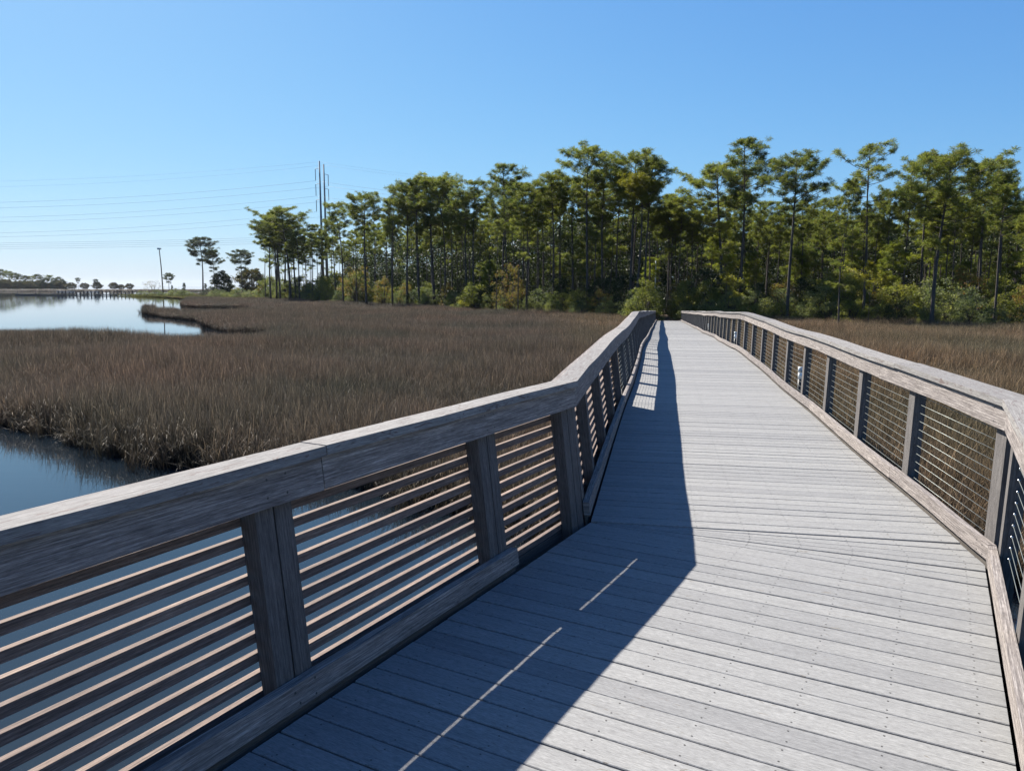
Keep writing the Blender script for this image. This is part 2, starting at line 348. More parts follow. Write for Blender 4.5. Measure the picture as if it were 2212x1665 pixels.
# --- deck
boardwalk = empty('boardwalk', st(0, -W / 2, 0)); BW = Vector(boardwalk.location)
tag(boardwalk, 'long grey plank boardwalk bending left and running straight to the pine wood', 'boardwalk')
def local(o, root):
    o.parent = root; o.matrix_parent_inverse.identity()
    l = Vector(root.location)
    me = o.data; n = len(me.vertices); a = np.empty(n * 3, np.float32); me.vertices.foreach_get('co', a)
    a = a.reshape(-1, 3) - np.array(l, np.float32); me.vertices.foreach_set('co', a.ravel()); me.update(); return o
random.seed(3)
deck = MB(); PITCH, PT, GAPP = .1385, .028, .0062
def plank(A, B, C_, D_, screws=True):
    """A,B left end (near, far), D_,C_ right end (near, far): top corners"""
    dz = random.uniform(-.0018, .0018); tl = random.uniform(-.0012, .0012)
    T = [A + Vector((0, 0, dz)), B + Vector((0, 0, dz + tl)), C_ + Vector((0, 0, dz + tl)), D_ + Vector((0, 0, dz))]
    bv = .003
    def ins(p, q, k): return p + (q - p).normalized() * k
    # chamfered long edges, so the gaps catch the light
    lo = [p - Vector((0, 0, PT)) for p in T]; md = [p - Vector((0, 0, bv)) for p in T]
    tp = [ins(T[0], T[1], bv), ins(T[1], T[0], bv), ins(T[2], T[3], bv), ins(T[3], T[2], bv)]
    b = len(deck.v); deck.v += [tuple(p) for p in tp + md + lo]
    L = (T[3] - T[0]).length; wd = (T[1] - T[0]).length; uo = (random.uniform(0, 60), random.uniform(0, 60))
    ax = (T[3] - T[0]).normalized(); ay = Vector((-ax.y, ax.x, 0)); AL = tp + md + lo
    def F(idx, uvs): deck.f.append(tuple(b + i for i in idx)); deck.m.append(0); deck.uv += [(uo[0] + (AL[i] - T[0]).dot(ax), uo[1] + (AL[i] - T[0]).dot(ay) + (T[0].z - AL[i].z)) for i in idx]
    F((0, 3, 2, 1), [(0, 0), (L, 0), (L, wd), (0, wd)])
    F((4, 7, 3, 0), [(0, -.004), (L, -.004), (L, 0), (0, 0)]); F((1, 2, 6, 5), [(0, wd), (L, wd), (L, wd + .004), (0, wd + .004)])
    F((8, 11, 7, 4), [(0, -.03), (L, -.03), (L, 0), (0, 0)]); F((5, 6, 10, 9), [(0, 0), (L, 0), (L, .03), (0, .03)])
    F((0, 1, 5, 4), [(0, 0)] * 4); F((2, 3, 7, 6), [(0, 0)] * 4); F((4, 5, 9, 8), [(0, 0)] * 4); F((6, 7, 11, 10), [(0, 0)] * 4)
    F((8, 9, 10, 11), [(0, 0), (0, wd), (L, wd), (L, 0)])
    if screws:
        nrow = 8
        for k in range(nrow):
            if (T[1] - T[0]).length < .6 * (T[2] - T[3]).length and k < 3: continue
            u = (.10 + k * (L - .2) / (nrow - 1)) / L
            for v in (.22, .78):
                a = T[0].lerp(T[3], u + random.uniform(-.002, .002)); c = T[1].lerp(T[2], u + random.uniform(-.002, .002)); p = a.lerp(c, v + random.uniform(-.03, .03)) + Vector((0, 0, .0008))
                r = .0042; deck.face([p + Vector((r * math.cos(t * PI / 3), r * math.sin(t * PI / 3), 0)) for t in range(6)], m=1)
def edge_pt(s, o): return st(s, -o, 0)
s = -7.0
n_near = int(7.0 / PITCH)
for i in range(n_near):
    a = -(i + 1) * PITCH; b = a + PITCH - GAPP
    plank(edge_pt(a, .004), edge_pt(b if b < -1e-6 else -1e-5, .004), edge_pt(b if b < -1e-6 else -1e-5, W - .004), edge_pt(a, W - .004))
# tapered planks where the run bends: apex at the left corner
NW = 6
for i in range(NW):
    def dirn(f): return (-(nN * (1 - f) + nD * f)).normalized()
    f0, f1 = i / NW + .005, (i + 1) / NW - .006
    if i == 2: f0 += .014
    apex = K + (-nM.normalized()) * .02
    for_l = lambda f: apex + dirn(f) * (.03 + .0) + (eN * (f - .5) * .05)
    d0, d1 = dirn(f0), dirn(f1)
    def hit(d, f):
        # right edge: near line up to the corner, then the far line
        KR_ = K - nM * (W - .004)
        for q, t in ((KR_, eN), (KR_, eD)):
            den = d.x * t.y - d.y * t.x
            if abs(den) < 1e-9: continue
            r_ = q - apex; u = (r_.x * t.y - r_.y * t.x) / den; v = (r_.x * d.y - r_.y * d.x) / den
            if (t is eN and v <= 1e-6) or (t is eD and v >= -1e-6): return apex + d * u
        return apex + d * W
    q = [for_l(f0), for_l(f1), hit(d1, f1), hit(d0, f0)]
    plank(*[Vector((p.x, p.y, DECK)) for p in q])
n_main = int((SEND) / PITCH)
for i in range(n_main):
    a = i * PITCH + 1e-5; b = a + PITCH - GAPP
    plank(*[edge_pt(x, o) for x, o in ((a, .004), (b, .004), (b, W - .004), (a, W - .004))], screws=a < 26)
local(deck.build('deck', [M['deck'], M['screw']]), boardwalk)
jm = MB()
for o0 in (.02, .62, 1.2, 1.78, W - .06):
    for P_, a, b in ((None, -7, -.02), (None, .02, SEND)):
        secs = [[st(s_, -o0, -.30), st(s_, -o0 - .04, -.30), st(s_, -o0 - .04, -PT - .006), st(s_, -o0, -PT - .006)] for s_ in stations(a, b)]
        jm.sweep(secs)
local(jm.build('joist', M['pile']), boardwalk)
for s_ in [-6.2, -3.4, -.5] + [2.4 + 3 * k for k in range(24)]:
    for o in (.25, W - .25):
        p = st(s_, -o, 0); pm = MB(); pm.tube([(p.x, p.y, -.8), (p.x, p.y, p.z - .30)], .12, 10); local(pm.build('pile', M['pile'], smooth=True), boardwalk)
# --- railings
def rail_root(name, pos, label, group=None):
    r = empty(name, pos); tag(r, label, 'railing', group); return r
FB, FT = .82, .958           # fascia bottom / top
def railing(root, P, a, b, posts, kerb, slat_bays, cable_rng, outer, wid, near):
    random.seed(int(a * 10 + b) + (5 if P is pr else 0))
    m = MB(); boards(m, P, a, b, 4.3, -.014, .128 if outer else .185, .96, 1.0, first=2.7 if not near else None, wob=.004); local(m.build('cap_board', M['cap']), root)
    m = MB(); boards(m, P, a, b, 3.9, .012, .05, FB, FT, first=(3.05 - 2.76 + 4) if near else 3.2, wob=.003); local(m.build('fascia_board', M['rail']), root)
    if outer:
        m = MB(); boards(m, P, a, b, 4.9, .137, .175, FB, .987, wob=.002); local(m.build('outer_board', M['rail']), root)
    if outer:
        m = MB(); boards(m, P, a, b, 5.2, .138, .176, -.30, -.028); local(m.build('skirt_board', M['pile']), root)
    m = MB(); boards(m, P, kerb[0], kerb[1], 3.7, 0, .044, .034, .128, first=2.6, wob=.004)
    local(m.build('kerb_board', M['rail']), root)
    m = MB(); boards(m, P, kerb[0], kerb[1], 6.0, .028, .0435, -.26, .033); local(m.build('kerb_gap_backing', M['pile']), root)  # dark board added behind the kerb gap so it reads as black shade
    sm = MB()
    for s_ in posts:
        if s_ > 14: continue
        for ds in (-.045, .045):
            for h in (.852, .928, .055, .107):
                if h < .5 and not (kerb[0] < s_ + ds < kerb[1]): continue
                o_ = .0112 if h > .5 else -.0012; hh_ = h + random.uniform(-.008, .008); du = random.uniform(-.01, .01)
                q = [P(s_ + ds + du + .0055 * math.cos(a_ * PI / 3), o_, hh_ + .0055 * math.sin(a_ * PI / 3)) for a_ in range(6)]; sm.face(q if P is not pl else q[::-1])
    local(sm.build('screw', M['screw'], None), root)['kind'] = 'stuff'
    for s_ in posts:
        m = MB(); wd = wid
        h1 = .955
        if near and outer:
            post(m, P, s_ - wd / 4 - .002, wd / 2 - .004, .0505, .135, -.30, h1); post(m, P, s_ + wd / 4 + .002, wd / 2 - .004, .0505, .135, -.30, h1)
        else: post(m, P, s_, wd, .0505, .135, -.30, h1)
        local(m.build('post', M['post']), root)
    for (x0, x1) in slat_bays:
        m = MB()
        for k in range(11):
            t = .7705 - .0757 * k + random.uniform(-.0008, .0008)
            secs = []
            for s_ in stations(x0, x1):
                d_ = random.uniform(-.0012, .0012)
                secs.append([P(s_, o_, h_ + d_ - .12 * (o_ - .1545)) for o_, h_ in ((.1375, t - .0352), (.1715, t - .0352), (.1715, t), (.1375, t))])
            m.sweep(secs)
        local(m.build('slat_panel', M['slat']), root)
    if cable_rng:
        for k in range(11):
            h = .775 - .0655 * k; m = MB()
            m.tube([P(s_, .093, h) for s_ in stations(cable_rng[0], cable_rng[1], 2.0)], .0019, 5); local(m.build('cable', M['steel'], smooth=True), root)
PL_NEAR = [-5.95, -4.35, -2.76, -1.17, -.10]
PL_MAIN = [.13, 1.02] + [2.42 + 1.46 * k for k in range(51)]
PR_MAIN = [-.27] + [1.38 + 1.6 * k for k in range(47)]
rl = rail_root('slat_railing', st(-3, .1, 0), 'near left railing of dark horizontal wooden slats leaning out over the water')
railing(rl, pl, -6.8, 0, PL_NEAR, (-6.8, -1.04), [(-6.8, -4.352), (-4.348, -1.172), (-1.168, 0)], None, True, .185, True)
rm = rail_root('cable_railing', st(20, .1, 0), 'far left railing casting its ladder shadow on the deck, slats giving way to cables')
railing(rm, pl, 0, SEND, PL_MAIN, (.02, SEND), [(0, 2.418), (2.422, 5.34)], (5.34, SEND), True, .14, False)
rr = rail_root('cable_railing', st(20, -W - .1, 0), 'sunlit right railing with steel cables beside the marsh, running to the wood')
# on the right the corner lies before s=0 on the far run, so its stations start at the mitred corner
def pr0(s_, o, h):
    q = W + o + LEANR * h + .0
    n = nM if abs(s_) < 1e-9 else (nN if s_ < 0 else nD)
    return None
TC = math.tan((TE - TD) / 2)
def prM(s_, o, h):           # main run on the right: s_ measured along the run, start cut to the mitre
    q = W + o + LEANR * h; s2 = max(s_, -q * TC); zz = zdeck(max(s2, 0)) + h
    b = K + eD * s2 - nD * (q - drift(s2)); return Vector((b.x, b.y, zz))
def prN(s_, o, h):           # near run on the right, end cut to the mitre
    q = W + o + LEANR * h; s2 = min(s_, q * TC); b = K + eN * s2 - nN * q; return Vector((b.x, b.y, DECK + h))
_pr = pr
def railing_r(root, P, *a):
    global pr
    pr = P; railing(root, P, *a); pr = _pr
railing_r(rr, prM, -1.0, SEND, PR_MAIN, (-1.0, SEND), [], (-.27, SEND), False, .14, False)
rn = rail_root('cable_railing', st(-3, -W - .1, 0), 'short near right railing at the frame edge, cables ending in silver beads')
railing_r(rn, prN, -6.0, 1.0, [-5.4, -3.9, -2.4, -.95, .27], (-6.0, 1.0), [], (-6.0, .27), False, .14, False)
for k in range(11):
    h = .775 - .0655 * k
    for P, s_, rt in ((prN, .27 - .085, rn), (prM, -.27 + .085, rr), (prM, 6.18 + .085, rr)):
        m = MB(); m.tube([P(s_ - .016, .093, h), P(s_ + .016, .093, h)], [.007, .006], 8); local(m.build('cable_fitting', M['bead'], smooth=True), rt)
# --- bollard lights outside the right rail
def bollard():
    r = empty('bollard_light'); m = MB(); m.tube([(0, 0, -.25), (0, 0, .26)], .034, 14); m.build('tube', M['black'], r, True)
    m = MB(); m.tube([(0, 0, .26), (0, 0, .37)], .033, 14); m.build('lens', M['lens'], r, True)
    m = MB(); m.tube([(0, 0, .37), (0, 0, .45)], .036, 14); m.build('cap', M['palepole'], r, True)
    m = MB(); m.box((-.07, 0, -.1), (.14, .03, .05)); m.build('bracket', M['black'], r); return r
def copy_thing(r, label=None, group=None, seedcopy=True):
    c = r.copy(); COL.objects.link(c)
    if label: c['label'] = label
    if group: c['group'] = group
    for ch in r.children:
        d = ch.copy(); COL.objects.link(d); d.parent = c
        for g in ch.children:
            e_ = g.copy(); COL.objects.link(e_); e_.parent = d
    return c
b0 = bollard()
for i, (s_, lab) in enumerate(((6.85, 'nearest black bollard light with white lens behind the right railing cables'), (17.0, 'second bollard light along the right railing, small and half hidden by posts'), (29.5, 'farthest tiny bollard light along the right railing'))):
    q = b0 if i == 0 else copy_thing(b0); tag(q, lab, 'bollard light', 'bollard lights along the boardwalk'); q.location = prM(s_, .138, 0); q.rotation_euler = (0, 0, math.atan2(-nD.y, -nD.x))

# ------------------------------------------------------------------ plants: meshes
rng = np.random.default_rng(11)
def unit(v): return v / (np.linalg.norm(v, axis=-1, keepdims=True) + 1e-9)
def pompoms(centers, nper, length, width):
    """needle clumps: thin tapering blades radiating from each centre"""
    n = len(centers); c = np.repeat(centers, nper, 0); N = n * nper
    sz = np.repeat(rng.uniform(.75, 1.2, (n, 1)), nper, 0)
    d = unit(rng.normal(size=(N, 3)) + np.array([0, 0, .32])); d[:, 2] *= .82
    L = length * sz * rng.uniform(.55, 1.1, (N, 1)); side = unit(np.cross(d, rng.normal(size=(N, 3)))) * width * .5
    base = c + rng.normal(size=(N, 3)) * .07 * sz; tipv = base + d * L; tipv[:, 2] -= .06 * L[:, 0]
    V = np.stack([base - side * .5, base + d * L * .5 + side, tipv, base + d * L * .5 - side], 1).reshape(-1, 3)
    return V, np.arange(len(V)).reshape(-1, 4)
def pine(seed, H=20.0, cb=.55, cw=2.8, nb=26, lean=(0, 0), curve=.3, flat=.5, mat='needle', dens=1.0, r0=.17, low=0, nl=.52, per=54):
    global rng
    rng = np.random.default_rng(seed); random.seed(seed)
    root = empty('pine_tree'); t = MB()
    ph = rng.uniform(0, 6.28); n = 14
    def tp(f): return np.array([lean[0] * H * f + curve * math.sin(f * 3.4 + ph) * f, lean[1] * H * f + curve * math.cos(f * 2.7 + ph) * f, H * f * .965])
    fs = [i / (n - 1) for i in range(n)]
    t.tube([tp(f) for f in fs], [r0 * (1.25 if f == 0 else 1 - .78 * f) for f in fs], 8)
    cen = []
    def limb(p, az, L, rise, r, depth=0):
        h = np.array([math.cos(az), math.sin(az), 0]); m = 5; pts = []; bend = rng.uniform(-.5, .5); cup = rng.uniform(.08, .34)
        for k in range(m + 1):
            u = k / m; a2 = bend * u; hh = np.array([h[0] * math.cos(a2) - h[1] * math.sin(a2), h[0] * math.sin(a2) + h[1] * math.cos(a2), 0])
            pts.append(p + hh * L * u + np.array([0, 0, L * (rise * u + cup * u * u)]))
        t.tube(pts, [max(.008, r * (1 - .8 * k / m)) for k in range(m + 1)], 5 if depth == 0 else 3, cap=False)
        cen.append(pts[-1] + np.array([0, 0, .08]))
        if depth == 0:
            ns = max(2, int(L * 3.0 * dens + .5))
            for q in range(ns):
                u = rng.uniform(.35, .97); k = min(m - 1, int(u * m)); b = pts[k] + (pts[k + 1] - pts[k]) * (u * m - k)
                limb(b, az + rng.choice([-1, 1]) * rng.uniform(.5, 1.25), L * rng.uniform(.22, .42) + .18, rng.uniform(.1, .6), r * .45, 1)
        elif L > .55 and rng.uniform() < .75:
            cen.append(pts[3] + rng.normal(size=3) * np.array([.2, .2, .1]) + np.array([0, 0, .18]))
    for i in range(nb):
        u = min(1.0, max(0.0, (i + rng.uniform(-.4, .4)) / nb)); f = cb + (1 - cb) * u ** .9 * .985
        prof = .62 + 1.2 * u if u < .3 else max(.12, 1 - (max(0.0, (u - .3) / .72)) ** 2) ** (.5 if flat > .32 else .36)
        prof = min(1.0, prof)
        L = cw * prof * rng.uniform(.5, 1.12)
        if u < .2 and rng.uniform() < .3: L *= .45
        limb(tp(f), i * 2.4 + rng.uniform(-.6, .6), L, rng.uniform(-.08, .28) + .34 * u, .05 * (1 - .5 * u) * (cw / 2.6) ** .5)
    for i in range(4): limb(tp(.975), i * 1.57 + rng.uniform(-.4, .4), cw * .22 * rng.uniform(.6, 1.1), .8, .03)
    cen.append(tp(1.0) + np.array([0, 0, .1]))
    for i in range(low): limb(tp(rng.uniform(cb * .62, cb)), rng.uniform(0, 6.28), rng.uniform(.5, 1.6), rng.uniform(-.1, .3), .03)
    for i in range(6):      # bare dead snags below the crown
        f = rng.uniform(cb * .6, cb); p = tp(f); az = rng.uniform(0, 6.28); L = rng.uniform(.4, 1.6)
        t.tube([p, p + np.array([math.cos(az) * L, math.sin(az) * L, L * rng.uniform(-.2, .3)])], [.025, .01], 4, cap=False)
    t.build('trunk', M['bark'], root, True)
    V, F = pompoms(np.array(cen), per, nl, .04)
    link_mesh('crown', np_mesh('crown', V, F, M[mat]), root)
    root['H'] = float(V[:, 2].max()); return root
def leaves(centers, n, rad, size, squash=1.0, up=.35):
    N = len(centers) * n; c = np.repeat(centers, n, 0); r = np.repeat(rad, n, 0)[:, None] if hasattr(rad, '__len__') else rad
    p = unit(rng.normal(size=(N, 3))) * rng.uniform(.15, 1, (N, 1)) ** .5 * r; p[:, 2] *= squash; p = c + p
    d = unit(rng.normal(size=(N, 3)) + np.array([0, 0, up])); s_ = unit(np.cross(d, rng.normal(size=(N, 3)))); L = size * rng.uniform(.6, 1.3, (N, 1))
    V = np.stack([p, p + d * L * .5 + s_ * L * .28, p + d * L, p + d * L * .5 - s_ * L * .28], 1).reshape(-1, 3)
    return V, np.arange(len(V)).reshape(-1, 4)
def bush(name, seed, h, wd, mat, ncl=46, nl=75, size=.13, trunk=0.0, conical=False, stemmat='bark', open_=1.0):
    global rng
    rng = np.random.default_rng(seed); random.seed(seed)
    root = empty(name); t = MB(); cen = []
    for i in range(ncl):
        az = rng.uniform(0, 6.28); z = rng.uniform(.06, 1.0)
        if conical: rr_ = (1 - z) ** .8 * .9 + .08
        elif trunk > 0: rr_ = math.sqrt(max(.02, 1 - (2 * z - 1) ** 2)) * .95
        else: rr_ = math.sqrt(max(.03, 1 - (z * .97) ** 2.4))
        q = rng.uniform(.45, 1.0) ** .6 * rr_ * wd / 2 * rng.uniform(.75, 1.2)
        cen.append((math.cos(az) * q, math.sin(az) * q, trunk + z * (h - trunk) * rng.uniform(.88, 1.06)))
    cen = np.array(cen); rad = rng.uniform(.22, .5, ncl) * (wd / 3.2) ** .5 * open_
    for c in cen[::2]:
        b = np.array([rng.normal() * .12 * wd / 3, rng.normal() * .12 * wd / 3, 0]) if trunk <= 0 else np.array([0, 0, trunk * .9])
        t.tube([b, b * .5 + c * .5 + np.array([0, 0, .15]), c], [.035, .022, .008], 4, cap=False)
    if trunk > 0: t.tube([(0, 0, -.3), (.05, 0, trunk * .5), (0, .05, trunk * 1.2)], [.22, .17, .13], 8)
    t.build('stem', M[stemmat], root, True)
    V, F = leaves(cen, nl, rad, size, .8); V[:, 2] = np.maximum(V[:, 2], .02)
    link_mesh('foliage', np_mesh('foliage', V, F, M[mat]), root); root['H'] = h; return root

# ------------------------------------------------------------------ placing from a reference pixel (2212-wide picture) and a distance
FPX, CX, CY, PT_ = 1637.5, 1106.0, 832.5, R(7.46)
def at(px, Y, z=.3, py=640):
    c, s_ = math.cos(PT_), math.sin(PT_); cx = (px - CX) / FPX; cy = (CY - py) / FPX
    return Vector((cx / (c + s_ * cy) * Y, Y, z))
def height_for(py, Y, z=.3):
    c, s_ = math.cos(PT_), math.sin(PT_); cy = (CY - py) / FPX
    return CAMZ + (-s_ + c * cy) / (c + s_ * cy) * Y - z

# ------------------------------------------------------------------ trees
PROTO = {
 'tall': pine(1, 20, .66, 2.5, 26, (.0, 0), .35), 'tall2': pine(2, 20, .60, 2.5, 30, (.012, .01), .4), 'tall3': pine(3, 20, .72, 2.2, 22, (-.015, 0), .3),
 'round': pine(4, 20, .66, 3.3, 32, (.005, 0), .3, flat=.4, r0=.2), 'wide': pine(5, 17, .58, 3.6, 30, (.02, 0), .5, flat=.35, r0=.2, low=4), 'lean': pine(6, 20, .66, 2.4, 24, (.035, 0), .7),
 'thin': pine(7, 19, .76, 1.6, 15, (.0, .01), .3, r0=.11), 'thin2': pine(8, 18, .70, 1.6, 18, (-.01, 0), .35, r0=.10, low=3), 'sparse': pine(9, 16, .50, 1.9, 16, (.015, 0), .5, dens=.7, r0=.13, low=5),
 'gold': pine(10, 19, .80, 3.3, 24, (.012, 0), .5, flat=.3, mat='needle_gold', r0=.2), 'young': pine(12, 9, .38, 1.8, 26, (0, 0), .2, r0=.08, flat=.75), 'young2': pine(13, 11, .46, 1.7, 24, (.02, 0), .3, r0=.09, flat=.6, mat='needle_bright'),
 'open': pine(14, 20, .62, 2.8, 20, (-.01, 0), .5, dens=.8, r0=.16, low=4), 'sapling': pine(15, 6, .62, .7, 9, (0.01, 0), .15, r0=.04, dens=1.1, mat='needle_gold', nl=.4),
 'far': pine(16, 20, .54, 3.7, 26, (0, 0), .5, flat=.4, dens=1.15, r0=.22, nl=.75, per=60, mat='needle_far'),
}
used = set()
def plant(proto, px, Y, top, label, cat, group, rz=None, z=.3, base_py=660, wmul=1.0, srcs=PROTO, H_=None):
    p = srcs[proto]
    o = p if proto not in used else copy_thing(p)
    used.add(proto); o.location = at(px, Y, z, base_py)
    h = H_ if H_ else height_for(top, Y, z) if top is not None else p['H']
    sc = h / p['H']; o.scale = (sc * wmul, sc * wmul, sc); o.rotation_euler = (0, 0, random.uniform(0, 6.28) if rz is None else rz)
    if label: o['label'] = label
    o['category'] = cat
    if group: o['group'] = group
    return o
GP = 'pines along the edge of the wood'
# px of trunk at foot, distance, py of the top, prototype, rotation, label
NAMED = [
 (2013, 66, 312, 'wide', 0, 'big pine with a broad crown and low limb at the marsh edge, right side'),
 (1862, 72, 300, 'open', 2.9, 'tall pine with an open crown standing clear of the wood, right of centre'),
 (1700, 75, 318, 'round', .3, 'pine with a round crown over a bare trunk just right of the boardwalk'),
 (1812, 68, 470, 'sparse', 1.0, 'small sparse pine at the marsh edge between two tall pines'),
 (1596, 84, 293, 'tall2', .8, 'tallest pine behind the right railing, dark crown over a straight trunk'),
 (1556, 88, 340, 'wide', 3.0, 'spreading pine with long dark limbs left of the tallest right pine'),
 (2112, 78, 329, 'round', 2.2, 'bushy pine right of the big broad crowned pine'),
 (2146, 66, 387, 'lean', .1, 'slender pine leaning right at the frame edge'),
 (1985, 84, 322, 'tall2', 4.0, 'dense pine crown just behind the broad crowned marsh edge pine'),
 (1268, 92, 303, 'tall', .4, 'tall pine with a separate top tuft, left of the boardwalk'),
 (1302, 93, 337, 'open', 1.4, 'pine with a loose open crown between two taller pines, centre'),
 (1362, 88, 313, 'round', 1.0, 'thick trunked pine with a flat top left of the boardwalk end'),
 (1374, 85, 366, 'gold', 0, 'pine with a flat yellowing crown beside the boardwalk end'),
 (1392, 88, 336, 'tall3', 2.5, 'pine rising behind the yellowing crown, nearest the boardwalk end'),
 (1316, 97, 420, 'thin2', 2.0, 'thin short pine between the thick trunks, centre'),
 (1237, 99, 367, 'round', 3.6, 'pine with a round dense crown, second left of the top tuft pine'),
 (1195, 98, 367, 'tall3', .2, 'pine with a small crown and a side limb pointing left, centre'),
 (1212, 104, 410, 'thin', .7, 'slim pine half hidden behind its neighbour, centre'),
 (1137, 97, 390, 'tall', 2.8, 'pine with a narrow crown in front of the gap of sky, centre'),
 (1162, 101, 402, 'thin2', 4.4, 'thin pine with wispy crown in the sky gap, centre'),
 (1087, 104, 348, 'tall2', 2.0, 'tall pine standing out above the centre left canopy'),
 (1096, 110, 380, 'thin', 1.0, 'slim pine tucked against the tall centre left pine'),
 (1119, 95, 440, 'thin2', 3.3, 'thin foreground pine trunk at the marsh edge, centre left'),
 (1072, 98, 470, 'thin', 4.1, 'thin leaning pine trunk at the marsh edge, centre left'),
 (1025, 116, 378, 'open', .9, 'pine with a pale see-through top, centre left'),
 (1009, 117, 399, 'round', 2.4, 'pine with a wide round crown below the pale topped pine'),
 (962, 124, 379, 'lean', 2.9, 'pine with a trunk bending right across its neighbours'),
 (938, 126, 366, 'wide', 1.7, 'broad domed pine at the high point of the left canopy'),
 (905, 127, 380, 'tall2', 5.0, 'pine in the middle of the left canopy, forked limbs'),
 (880, 130, 384, 'round', .5, 'pine with dense round crown left of the domed one'),
 (848, 132, 425, 'tall3', 3.0, 'pine with a thick dark trunk rising from autumn shrubs'),
 (792, 136, 406, 'round', 1.9, 'pine with a fan shaped crown right of the steel poles'),
 (772, 140, 440, 'thin', .0, 'thin pine beside the fan shaped crown'),
 (742, 146, 434, 'lean', 3.2, 'bowed pine just right of the steel poles'),
 (725, 160, 470, 'tall3', 5.2, 'short crowned pine in front of the steel poles'),
 (676, 172, 500, 'thin2', 2.0, 'small pine just left of the steel poles'),
 (648, 178, 495, 'tall3', .9, 'bushy low pine in the left grove'),
 (628, 182, 440, 'wide', 3.7, 'tallest pine of the left grove, rounded top'),
 (606, 188, 470, 'tall', 1.1, 'middle pine of the left grove'),
 (586, 190, 466, 'tall2', 2.6, 'leftmost pine of the left grove, crown reaching far down'),
 (598, 192, 455, 'tall2', .6, 'full crowned pine between the rounded top and the outermost pine of the left grove'),
 (616, 196, 480, 'wide', 5.1, 'low spreading pine behind the trunks of the left grove'),
 (640, 186, 470, 'open', 2.2, 'pine with a long right limb on the right side of the left grove'),
 (662, 190, 520, 'tall2', 1.2, 'low dense pine filling the right end of the left grove'),
 (575, 200, 490, 'thin2', 4.0, 'thin pine on the outer left side of the grove'),
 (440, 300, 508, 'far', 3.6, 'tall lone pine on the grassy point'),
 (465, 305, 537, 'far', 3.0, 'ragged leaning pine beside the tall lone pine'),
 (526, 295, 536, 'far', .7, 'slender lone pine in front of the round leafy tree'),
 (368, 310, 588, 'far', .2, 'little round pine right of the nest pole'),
 (2182, 95, 430, 'tall2', 1.0, 'pine cut by the right frame edge behind the leaning pine'),
 (1770, 96, 420, 'open', 3.0, 'mid height pine behind the sky gap, right of centre'),
 (1655, 100, 430, 'tall2', 2.0, 'dark pine between the tallest and the round crowned right pines'),
 (1500, 98, 420, 'open', 4.0, 'pine framing the sky gap above the boardwalk end, right side'),
 (1440, 96, 415, 'tall2', .3, 'pine at the left side of the sky gap above the boardwalk'),
]
random.seed(5)
for px, Y, top, pr_, rz, lab in NAMED:
    plant(pr_, px, Y, top, lab, 'pine tree', GP, rz, base_py=690 if Y < 100 else 660, wmul=1.35 if (pr_ == 'far' and px != 465) or 570 < px < 690 else 1.12)
plant('sapling', 1568, 80, 545, 'pine sapling with a bright yellow tuft in front of dark trunks', 'pine sapling', 'pine saplings', .3)
plant('sapling', 1878, 66, 560, 'thin pine sapling with a small pale tuft among the right shrubs', 'pine sapling', 'pine saplings', 1.3, wmul=.7)
plant('young', 1735, 88, 520, 'bushy young pine with a full crown, behind the round crowned right pine', 'young pine', 'young pines', .6)
plant('young2', 1930, 76, 520, 'young pine with yellow green limbs under the broad crown', 'young pine', 'young pines', 2)
plant('young', 2080, 86, 560, 'young pine low in the right wood', 'young pine', 'young pines', 1)
plant('young2', 1630, 92, 540, 'young pine behind the right railing', 'young pine', 'young pines', 3)
# the wood behind: interpolate the edge by picture column
def edge_Y(px):
    t = (px - CX) / FPX; best = None
    for (x0, y0), (x1, y1) in zip(EDGE[:-1], EDGE[1:]):
        a, b = x0 - t * y0, x1 - t * y1
        if a * b <= 0 and a != b:
            u = a / (a - b); best = y0 + (y1 - y0) * u
    return best if best else (62 if px > 1500 else 205)
kinds = ['tall', 'tall3', 'thin', 'thin2', 'thin', 'tall3', 'thin2', 'thin', 'lean', 'tall2']
random.seed(9)
FILL = 'slim pine inside the shaded wood, half hidden behind the front pines'
for i in range(215):
    f = (i + random.random()) / 215
    px = 585 + (2330 - 585) * f
    Y = edge_Y(px) + 9 + 85 * random.random() ** 1.2
    Hh = random.uniform(12, 15.5) if px > 1480 else random.uniform(14.5, 19.5) if px > 760 else random.uniform(13, 19)
    if 1415 < px < 1500: Hh = min(Hh, 14.5)
    plant(random.choice(kinds if px < 1480 else ['tall', 'tall2', 'tall3', 'tall', 'round', 'thin2', 'lean', 'thin', 'tall3']), px, Y, None, FILL, 'pine tree', 'pines inside the wood', wmul=random.uniform(.9, 1.2) if px < 1480 else random.uniform(.72, 1.0), H_=Hh)
for i in range(18):
    px = random.uniform(1480, 2330) if i % 4 else random.uniform(640, 1400); Y = edge_Y(px) + random.uniform(6, 45)
    if 1405 < px < 1470: continue
    p = plant(random.choice(['young', 'young2']), px, Y, None, 'young pine filling the shaded understorey between trunks', 'young pine', 'young pines under the canopy'); k = random.uniform(.6, 1.25); p.scale = (k * 1.2, k * 1.2, k)

